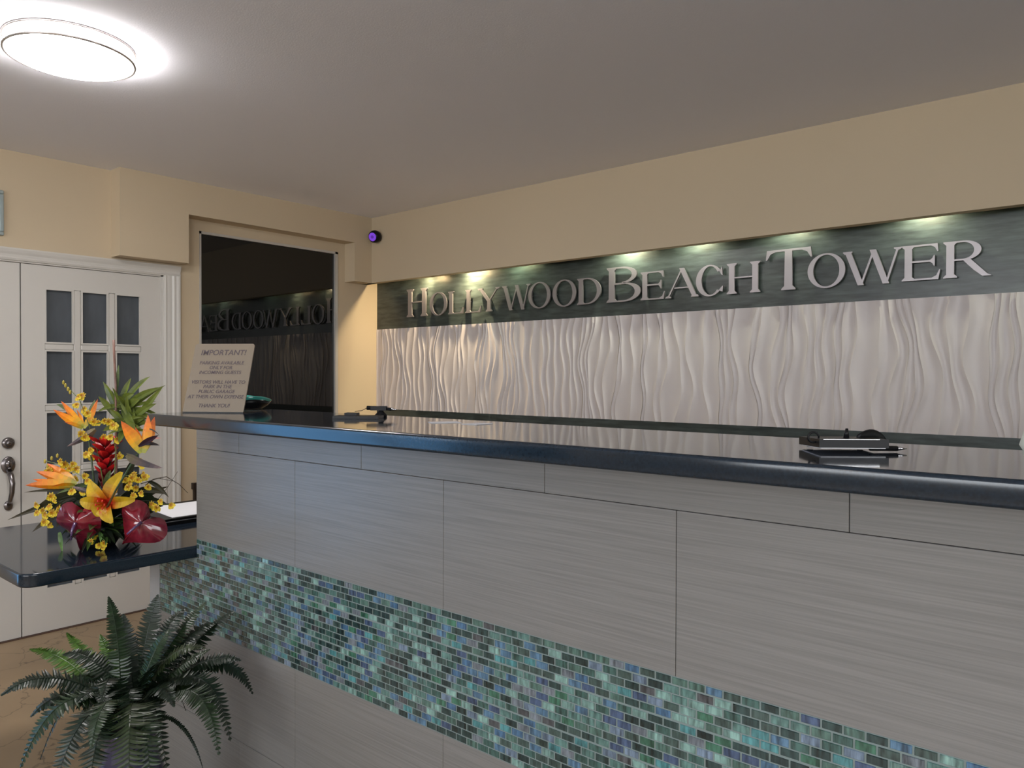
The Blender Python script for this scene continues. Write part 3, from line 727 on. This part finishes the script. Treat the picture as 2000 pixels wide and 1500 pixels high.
# thin extra black and pink sepals by the right bird
q = MB()
gleaf(q, P_(278, 868, -.38), P_(312, 870, -.38), .010, up, up*.004, [lin((50, 40, 45)), lin((40, 36, 40))], 6); gleaf(q, P_(280, 862, -.38), P_(316, 856, -.38), .006, up, up*.004, [lin((210, 120, 100)), lin((225, 160, 150))], 6)
gleaf(q, P_(282, 840, -.37), P_(312, 852, -.37), .004, up, up*.01, [lin((70, 66, 62))], 6); q.build('sepal', M_leaf, fl)
# red ginger torch
q = MB(); ax0, ax1 = P_(208, 965, .03), P_(205, 868, .02)
for k in range(34):
    t = k/33; a = k*2.4; c = ax0.lerp(ax1, t); rr = .010+.024*t
    out = (rt*math.cos(a)+fw*math.sin(a)); tipv = out*(rr+.012+.012*t)+up*(.030+.012*(1-t))
    gleaf(q, c+out*.004, c+tipv, .026+.010*t, up.cross(out), out*.006, [lin((110, 16, 20)), lin((175, 18, 24)), lin((215, 30, 28))] if t > .35 else [lin((84, 14, 18)), lin((120, 18, 22))], 6, None, .3)
for k in range(9):
    a = k*.7; out = (rt*math.cos(a)+fw*math.sin(a)); gleaf(q, ax1-up*.01, ax1+up*.026+out*.018, .013, up.cross(out), out*.004, [lin((200, 20, 24)), lin((240, 60, 40))], 5)
q.build('red_ginger', M_pet, fl)
# lily
q = MB(); B_ = P_(210, 982, -.06)
YL = [lin((170, 30, 14)), lin((196, 48, 18)), lin((196, 150, 22)), lin((200, 164, 30)), lin((196, 160, 32))]
YL2 = [lin((180, 50, 16)), lin((196, 132, 20)), lin((200, 164, 28)), lin((202, 168, 36))]
for (u, v, w, dd, cc) in ((176, 940, 29, -.03, YL2), (238, 922, 27, -.01, YL2), (156, 978, 25, -.07, YL), (264, 976, 23, -.07, YL), (219, 1022, 24, -.09, YL), (186, 1008, 28, -.08, YL2)):
    gleaf(q, B_, P_(u, v, dd-.02), w*.0017, rt*(v-982)-up*(210-u), -fw*.018, cc, 10, lambda t: math.sin(PI*(.1+.86*t))**.7, .22, .03)
o = q.build('lily', M_pet, fl)
q = MB()
for k in range(6):
    a = k*1.05; e = B_-fw*.045+rt*.014*math.cos(a)+up*.014*math.sin(a); q.col = lin((205, 50, 20)); q.tube([B_, e], .0012, 5); q.ell(e, .003, .003, .005, 6)
q.build('stamen', M_pet, o)
# anthuriums
def anth(cu, cv, wpx, hpx, rot, dd, tilt, c1, c2):
    q = MB(); ctr = P_(cu, cv, dd); cr, sr = math.cos(rot), math.sin(rot)
    X = rt*cr+up*sr; Yv = -rt*sr+up*cr; Yv = (Yv+fw*tilt).normalized(); Nn = X.cross(Yv)
    NR2, NA = 9, 36; vs = []; fs = []
    for i in range(NR2+1):
        for j in range(NA):
            a = 2*PI*j/NA; k = i/NR2
            x = math.sin(a)**3; y = (13*math.cos(a)-5*math.cos(2*a)-2*math.cos(3*a)-math.cos(4*a))/15.0
            x *= k; y = y*k+.15*(1-k)
            bul = .020*(1-k**2)+.006*math.sin(6*a)*k*k+.005*math.sin(11*a+2)*k-.035*k*k*abs(math.cos(a))*.6
            vs.append(ctr+X*(x*wpx*.5*.0017)+Yv*(y*hpx*.5*.0017)+Nn*bul)
    for i in range(NR2):
        for j in range(NA):
            j2 = (j+1) % NA; fs.append((i*NA+j, i*NA+j2, (i+1)*NA+j2, (i+1)*NA+j)); 
    s0 = len(q.f); q.add(vs, fs)
    for i in range(s0, len(q.f)):
        t = ((i-s0)//NA)/NR2; v_ = (math.sin(((i-s0) % NA)/NA*2*PI+1)+1)/2
        q.c[i] = tuple(c1[j]*(1-v_)+c2[j]*v_ for j in range(3))
    o = q.build('anthurium', M_glossp, fl, True)
    sp = MB(); sp.col = lin((96, 70, 110)); b0 = ctr+Nn*.02+Yv*.012; sp.tube([b0, b0+Nn*.016+Yv*-.02, b0+Nn*.022-Yv*.050], .0055, 8, .003); sp.build('spadix', M_glossp, o, True)
anth(154, 1024, 86, 100, -.12, -.08, -.15, lin((92, 28, 46)), lin((134, 26, 40)))
anth(274, 1026, 100, 86, -.75, -.07, .25, lin((134, 30, 44)), lin((104, 36, 50)))
# small yellow orchid blooms
def bloom_mesh(seed):
    r = random.Random(seed); q = MB(); s_ = .013
    for k in range(3):
        a = PI*1.5+(k-1)*.75; gleaf(q, Vector((0, 0, 0)), Vector((math.cos(a), .15, math.sin(a)))*s_*1.15, s_*.95, Vector((-math.sin(a), .2, math.cos(a))), (0, 0, 0), [lin((190, 120, 20)), lin((228, 196, 40)), lin((230, 206, 60))], 5, lambda t: math.sin(PI*(.1+.75*t)), .2, .1)
    for k in range(4):
        a = .2+k*.9; gleaf(q, Vector((0, 0, 0)), Vector((math.cos(a), .1, math.sin(a)))*s_*.8, s_*.45, Vector((-math.sin(a), .2, math.cos(a))), (0, 0, 0), [lin((180, 130, 30)), lin((214, 184, 50))], 4, None, .2)
    return q
blp = [(152, 775), (161, 772), (150, 790), (163, 798), (172, 806), (184, 822), (192, 824), (205, 821), (212, 822), (166, 852), (158, 846), (221, 829), (226, 833), (216, 852), (230, 858), (203, 852), (168, 886), (176, 878), (180, 892), (233, 890),
       (118, 900), (126, 906), (136, 914), (105, 920), (130, 930), (165, 928), (170, 938), (152, 950), (140, 958), (245, 936), (258, 932), (270, 936), (282, 930), (250, 950), (266, 952), (276, 962), (260, 966), (296, 984), (306, 990), (314, 978), (334, 986),
       (84, 996), (96, 988), (106, 976), (72, 1000), (92, 1008), (112, 1000), (120, 1014), (86, 1018), (182, 1046), (178, 1056), (194, 1064), (200, 1068), (204, 1060), (172, 1052), (272, 900), (276, 908), (280, 925), (70, 985), (100, 968), (88, 1004), (102, 1000), (114, 990), (124, 1004), (96, 1022), (142, 905), (150, 915), (112, 928), (96, 918), (122, 940), (146, 934), (162, 960), (290, 950), (254, 942), (262, 926)]
protos_b = []
for i, (u, v) in enumerate(blp):
    if i < 4:
        o = bloom_mesh(i).build('orchid_bloom', M_pet, fl); protos_b.append(o)
    else:
        o = protos_b[i % 4].copy(); C.objects.link(o); o.parent = fl
    o.location = P_(u, v, random.uniform(-.06, .01) - (.04 if v > 960 else 0)); o.rotation_euler = (random.uniform(-.6, .3), random.uniform(-.7, .7), YAW+random.uniform(-.6, .6))
    k = random.uniform(.85, 1.25); o.scale = (k, k, k)
# orchid sprays: fine stems with buds
q = MB(); q.col = lin((104, 116, 60))
for pts in ([(205, 960), (190, 880), (170, 820), (155, 780), (124, 748)], [(200, 970), (160, 930), (120, 908), (88, 900)], [(215, 960), (240, 930), (275, 925)], [(190, 990), (120, 990), (75, 995)], [(240, 990), (290, 985), (340, 986)], [(222, 960), (226, 880), (215, 825)]):
    q.tube([P_(u, v, .0) for u, v in pts], .0018, 5, .001)
q.build('orchid_stems', M_leaf, fl)
q = MB(); q.col = lin((178, 160, 60))
for (u, v) in ((124, 747), (128, 753), (133, 760), (137, 766), (101, 895), (88, 901), (93, 910), (234, 886), (230, 838), (112, 890)):
    q = MB(); q.col = lin((178, 160, 60)); q.ell(P_(u, v), .0055, .0045, .008, 7); q.build('orchid_bud', M_pet, fl, True)
# bamboo stake and its leaves
q = MB(); q.col = lin((138, 104, 92)); q.tube([P_(222, 664, .0), P_(226, 760, .0), P_(228, 960, .02)], .0042, 8, .0036); q.build('stake', M_leaf, fl, True)
GR = [lin((66, 80, 36)), lin((104, 118, 44)), lin((112, 122, 54))]; GR2 = [lin((72, 92, 62)), lin((116, 132, 84))]
def fan(name, lst, cols):
    for (u0, v0, u1, v1, w, dd) in lst:
        g = MB(); gleaf(g, P_(u0, v0, .01), P_(u1, v1, dd), w*.0017, rt*(v1-v0)*1.0-up*(u0-u1)+fw*random.uniform(-8, 8), up*random.uniform(.004, .012), cols, 8, spear, .22)
        g.build(name, M_leaf, fl)
fan('slender_leaf', [(236, 812, 324, 752, 10, .03), (238, 800, 316, 756, 13, .0), (240, 790, 294, 735, 11, .05), (234, 790, 256, 738, 11, .04), (226, 800, 202, 746, 12, -.01), (224, 812, 192, 774, 13, -.02), (262, 830, 318, 756, 13, -.02),
                     (250, 826, 306, 788, 14, -.03), (238, 830, 200, 842, 14, -.02), (240, 800, 268, 850, 16, -.03), (236, 790, 262, 770, 14, .0), (248, 800, 300, 766, 12, .02), (240, 826, 214, 800, 13, -.01), (250, 836, 292, 812, 13, -.02),
                     (236, 836, 276, 836, 16, -.03), (230, 838, 206, 826, 14, -.03), (246, 800, 274, 780, 16, -.01), (238, 770, 252, 820, 16, .0), (254, 790, 262, 846, 15, -.02), (244, 840, 232, 866, 13, -.02), (256, 842, 276, 868, 13, -.01)], GR)
fan('pale_leaf', [(228, 800, 201, 745, 11, -.01), (228, 770, 232, 712, 7, .0), (206, 965, 216, 918, 13, -.05), (170, 830, 186, 780, 9, .03), (150, 810, 110, 790, 10, .03), (190, 945, 110, 965, 9, -.04)], GR2)
DK = [lin((30, 38, 24)), lin((52, 52, 34)), lin((70, 62, 44))]
fan('dark_leaf', [(170, 968, 14, 1016, 12, -.04), (160, 980, 62, 1040, 16, -.06), (165, 962, 60, 1002, 22, -.02), (150, 975, 90, 1014, 20, -.03), (160, 960, 46, 962, 6, -.01), (250, 940, 292, 932, 10, .04), (262, 960, 328, 966, 13, .02),
                  (290, 940, 330, 972, 9, .02), (270, 985, 330, 950, 8, .03), (140, 1000, 110, 1030, 20, 0), (262, 900, 240, 960, 16, .05), (215, 900, 190, 960, 14, .06)], DK)
q = MB(); q.col = lin((66, 58, 44))
q.tube([P_(284, 948, .02), P_(300, 936, .02), P_(325, 931, .02), P_(350, 946, .02), P_(367, 963, .02)], .0022, 5, .0008)
q.tube([P_(300, 985, .02), P_(325, 955, .02), P_(347, 921, .02)], .0012, 5, .0006); q.tube([P_(275, 945, .0), P_(310, 934, .0), P_(340, 940, .0)], .0015, 5, .0008)
q.build('grass_blades', M_leaf, fl)
# dark filler foliage round the vase
for k in range(150):
    a = random.uniform(0, 2*PI); rr = random.uniform(.06, .20); base = vc+Vector((0, 0, random.uniform(.03, .10)))
    tip = vc+rt*.035+Vector((math.cos(a)*rr, math.sin(a)*rr*.8, random.uniform(.008, .16)))
    g = MB(); cc = random.choice([[lin((22, 34, 20)), lin((36, 50, 28))], [lin((16, 24, 16)), lin((28, 36, 24))], [lin((44, 66, 30)), lin((70, 96, 44))]])
    gleaf(g, base, tip, random.uniform(.018, .034), Vector((-math.sin(a), math.cos(a), random.uniform(-.3, .3))), ZV*.012, cc, 6, None, .2)
    g.build('filler_leaf', M_leaf, fl)
rl = random.Random(11); extra = []
for k in range(26):
    an = math.radians(rl.uniform(-25, 200)); u0, v0 = rl.uniform(228, 262), rl.uniform(790, 842); ln = rl.uniform(38, 64)
    extra.append((u0, v0, u0+ln*math.cos(an), v0-ln*.8*math.sin(an), rl.uniform(6, 9), rl.uniform(-.04, .05)))
fan('slender_leaf', extra, GR)
extra = []
for k in range(46):
    an = math.radians(rl.uniform(150, 390)); u0, v0 = rl.uniform(135, 275), rl.uniform(965, 1030); ln = rl.uniform(34, 70)
    extra.append((u0, v0, max(84, min(338, u0+ln*math.cos(an))), min(1072, v0-ln*.55*math.sin(an)), rl.uniform(12, 20), rl.uniform(-.05, .05)))
fan('dark_leaf', extra, [lin((22, 30, 20)), lin((36, 46, 28)), lin((50, 54, 34))])
fan('bright_leaf', [(200, 1028, 196, 1060, 12, -.08), (205, 1030, 218, 1052, 12, -.08), (212, 1040, 206, 1066, 10, -.08), (190, 1040, 204, 1056, 10, -.08), (116, 1040, 122, 1082, 8, -.06)], [lin((70, 104, 52)), lin((112, 150, 84))])

# ---------------------------------------------------------------- potted fern
fe = empty('potted_fern', 'large green fern spilling from a dark pot before the mosaic', 'plant')
fe.location = (0, 0, 0)
fc = Vector((-2.15, .90, .53))
q = MB(); q.lathe([(0, 0), (.085, 0), (.10, .04), (.115, .16), (.10, .29), (.072, .38), (.066, .42), (.076, .455), (.078, .46), (.068, .462), (.060, .44), (0, .44)], (fc.x, fc.y, 0), 36)
q.build('pot', mat('navy_glaze', (.03, .03, .07), .15, coat=.5), fe, True)
q = MB(); q.lathe([(0, .4402), (.059, .4402), (.04, .45), (0, .455)], (fc.x, fc.y, 0), 20); q.build('soil', mat('soil', (.02, .013, .008), .95), fe, True)
M_frond = fmat('fern_leaf', .38, spec=.45, noise=((50,)*3, 2, .7, 1.25))
FD = fc.x*fw.x+fc.y*fw.y
def frond(tip, ctrl, col, plen, npn=26, tw=0.0):
    q = MB(); P0 = fc+Vector((random.uniform(-.03, .03), random.uniform(-.03, .03), -.06)); T = Vector(tip); K = Vector(ctrl)
    bez = lambda t: P0*(1-t)**2+K*2*t*(1-t)+T*t*t
    tan = lambda t: ((K-P0)*(1-t)+(T-K)*t).normalized()
    q.col = tuple(c*.8 for c in col); q.tube([bez(k/12) for k in range(13)], .0022, 5, .0008)
    for i in range(npn):
        t = .16+.84*(i+.5)/npn; p = bez(t); d = tan(t)
        nr = (ZV-d*d.dot(ZV)); nr = nr.normalized() if nr.length > .2 else (-fw-d*d.dot(-fw)).normalized()
        nr = (nr+(-fw)*.35).normalized(); sd = d.cross(nr).normalized(); nr = sd.cross(d)
        if tw: sd = (sd*math.cos(tw)+nr*math.sin(tw))
        L_ = plen*min(1, (t-.08)*4)*(1-((t-.1)/.9)**2.6*.93)
        for sg in (-1, 1):
            dirn = (sd*sg+d*.25-ZV*random.uniform(0, .3)+Vector((random.uniform(-.08, .08),)*3)).normalized()
            v = random.uniform(.75, 1.25); q.col = tuple(c*v for c in col)
            q.leaf(p, p+dirn*L_, .0088, d, -ZV*L_*.05, 3, lambda k: (1, .95, .7, .12)[min(3, int(k*3+.5))], .12)
    return q.build('frond', M_frond, fe)
DG = lin((24, 38, 24)); MG = lin((34, 52, 28)); BG = lin((66, 98, 30)); OG = lin((46, 58, 32))
def pf(u, v, dd): return at(u, v, FD+dd)
spec = [((212, 1166, .04), (238, 1240, .02), MG, .040), ((308, 1162, .12), (285, 1230, .06), DG, .058), ((360, 1190, .16), (320, 1210, .08), DG, .05),
        ((402, 1176, .20), (340, 1230, .1), MG, .045), ((455, 1195, .24), (390, 1230, .15), DG, .055), ((425, 1215, .2), (350, 1220, .1), DG, .055), ((494, 1356, .12), (430, 1210, .12), DG, .060),
        ((450, 1448, -.02), (410, 1215, .05), DG, .060), ((428, 1476, -.14), (400, 1260, -.04), MG, .055), ((2, 1358, -.14), (110, 1270, -.06), DG, .062),
        ((58, 1268, .10), (150, 1270, .06), BG, .050), ((130, 1236, .16), (180, 1290, .08), BG, .042), ((196, 1240, .1), (220, 1300, .05), BG, .04),
        ((402, 1266, .02), (320, 1240, .02), OG, .045), ((36, 1510, -.22), (120, 1270, -.15), MG, .058), ((95, 1580, -.3), (160, 1300, -.2), DG, .062),
        ((178, 1462, -.36), (200, 1300, -.28), MG, .050), ((165, 1620, -.36), (190, 1320, -.25), DG, .062), ((255, 1640, -.38), (245, 1280, -.3), OG, .068),
        ((300, 1600, -.34), (280, 1290, -.25), MG, .060), ((396, 1500, -.12), (360, 1370, -.06), DG, .010), ((130, 1330, .05), (190, 1290, 0), MG, .05),
        ((330, 1230, .05), (290, 1270, 0), MG, .05), ((240, 1200, .1), (245, 1260, .05), DG, .05), ((470, 1290, .1), (390, 1260, .1), DG, .055), ((60, 1400, -.1), (130, 1310, -.05), DG, .055),
        ((340, 1380, -.15), (310, 1290, -.1), DG, .045), ((200, 1380, -.25), (215, 1300, -.15), DG, .055), ((410, 1370, .0), (360, 1270, .0), OG, .055)]
for (t, c, col, pl) in spec: frond(pf(*t), pf(*c), col, pl*.86, 36)
for k in range(20):
    a = 2*PI*k/20+random.uniform(-.2, .2); r = random.uniform(.14, .25)
    tp = fc+Vector((math.cos(a)*r, math.sin(a)*r*.9, random.uniform(-.22, .16))); ct = fc+Vector((math.cos(a)*r*.5, math.sin(a)*r*.5, random.uniform(.06, .2)))
    frond(tp, ct, random.choice([DG, DG, MG]), .042, 32)
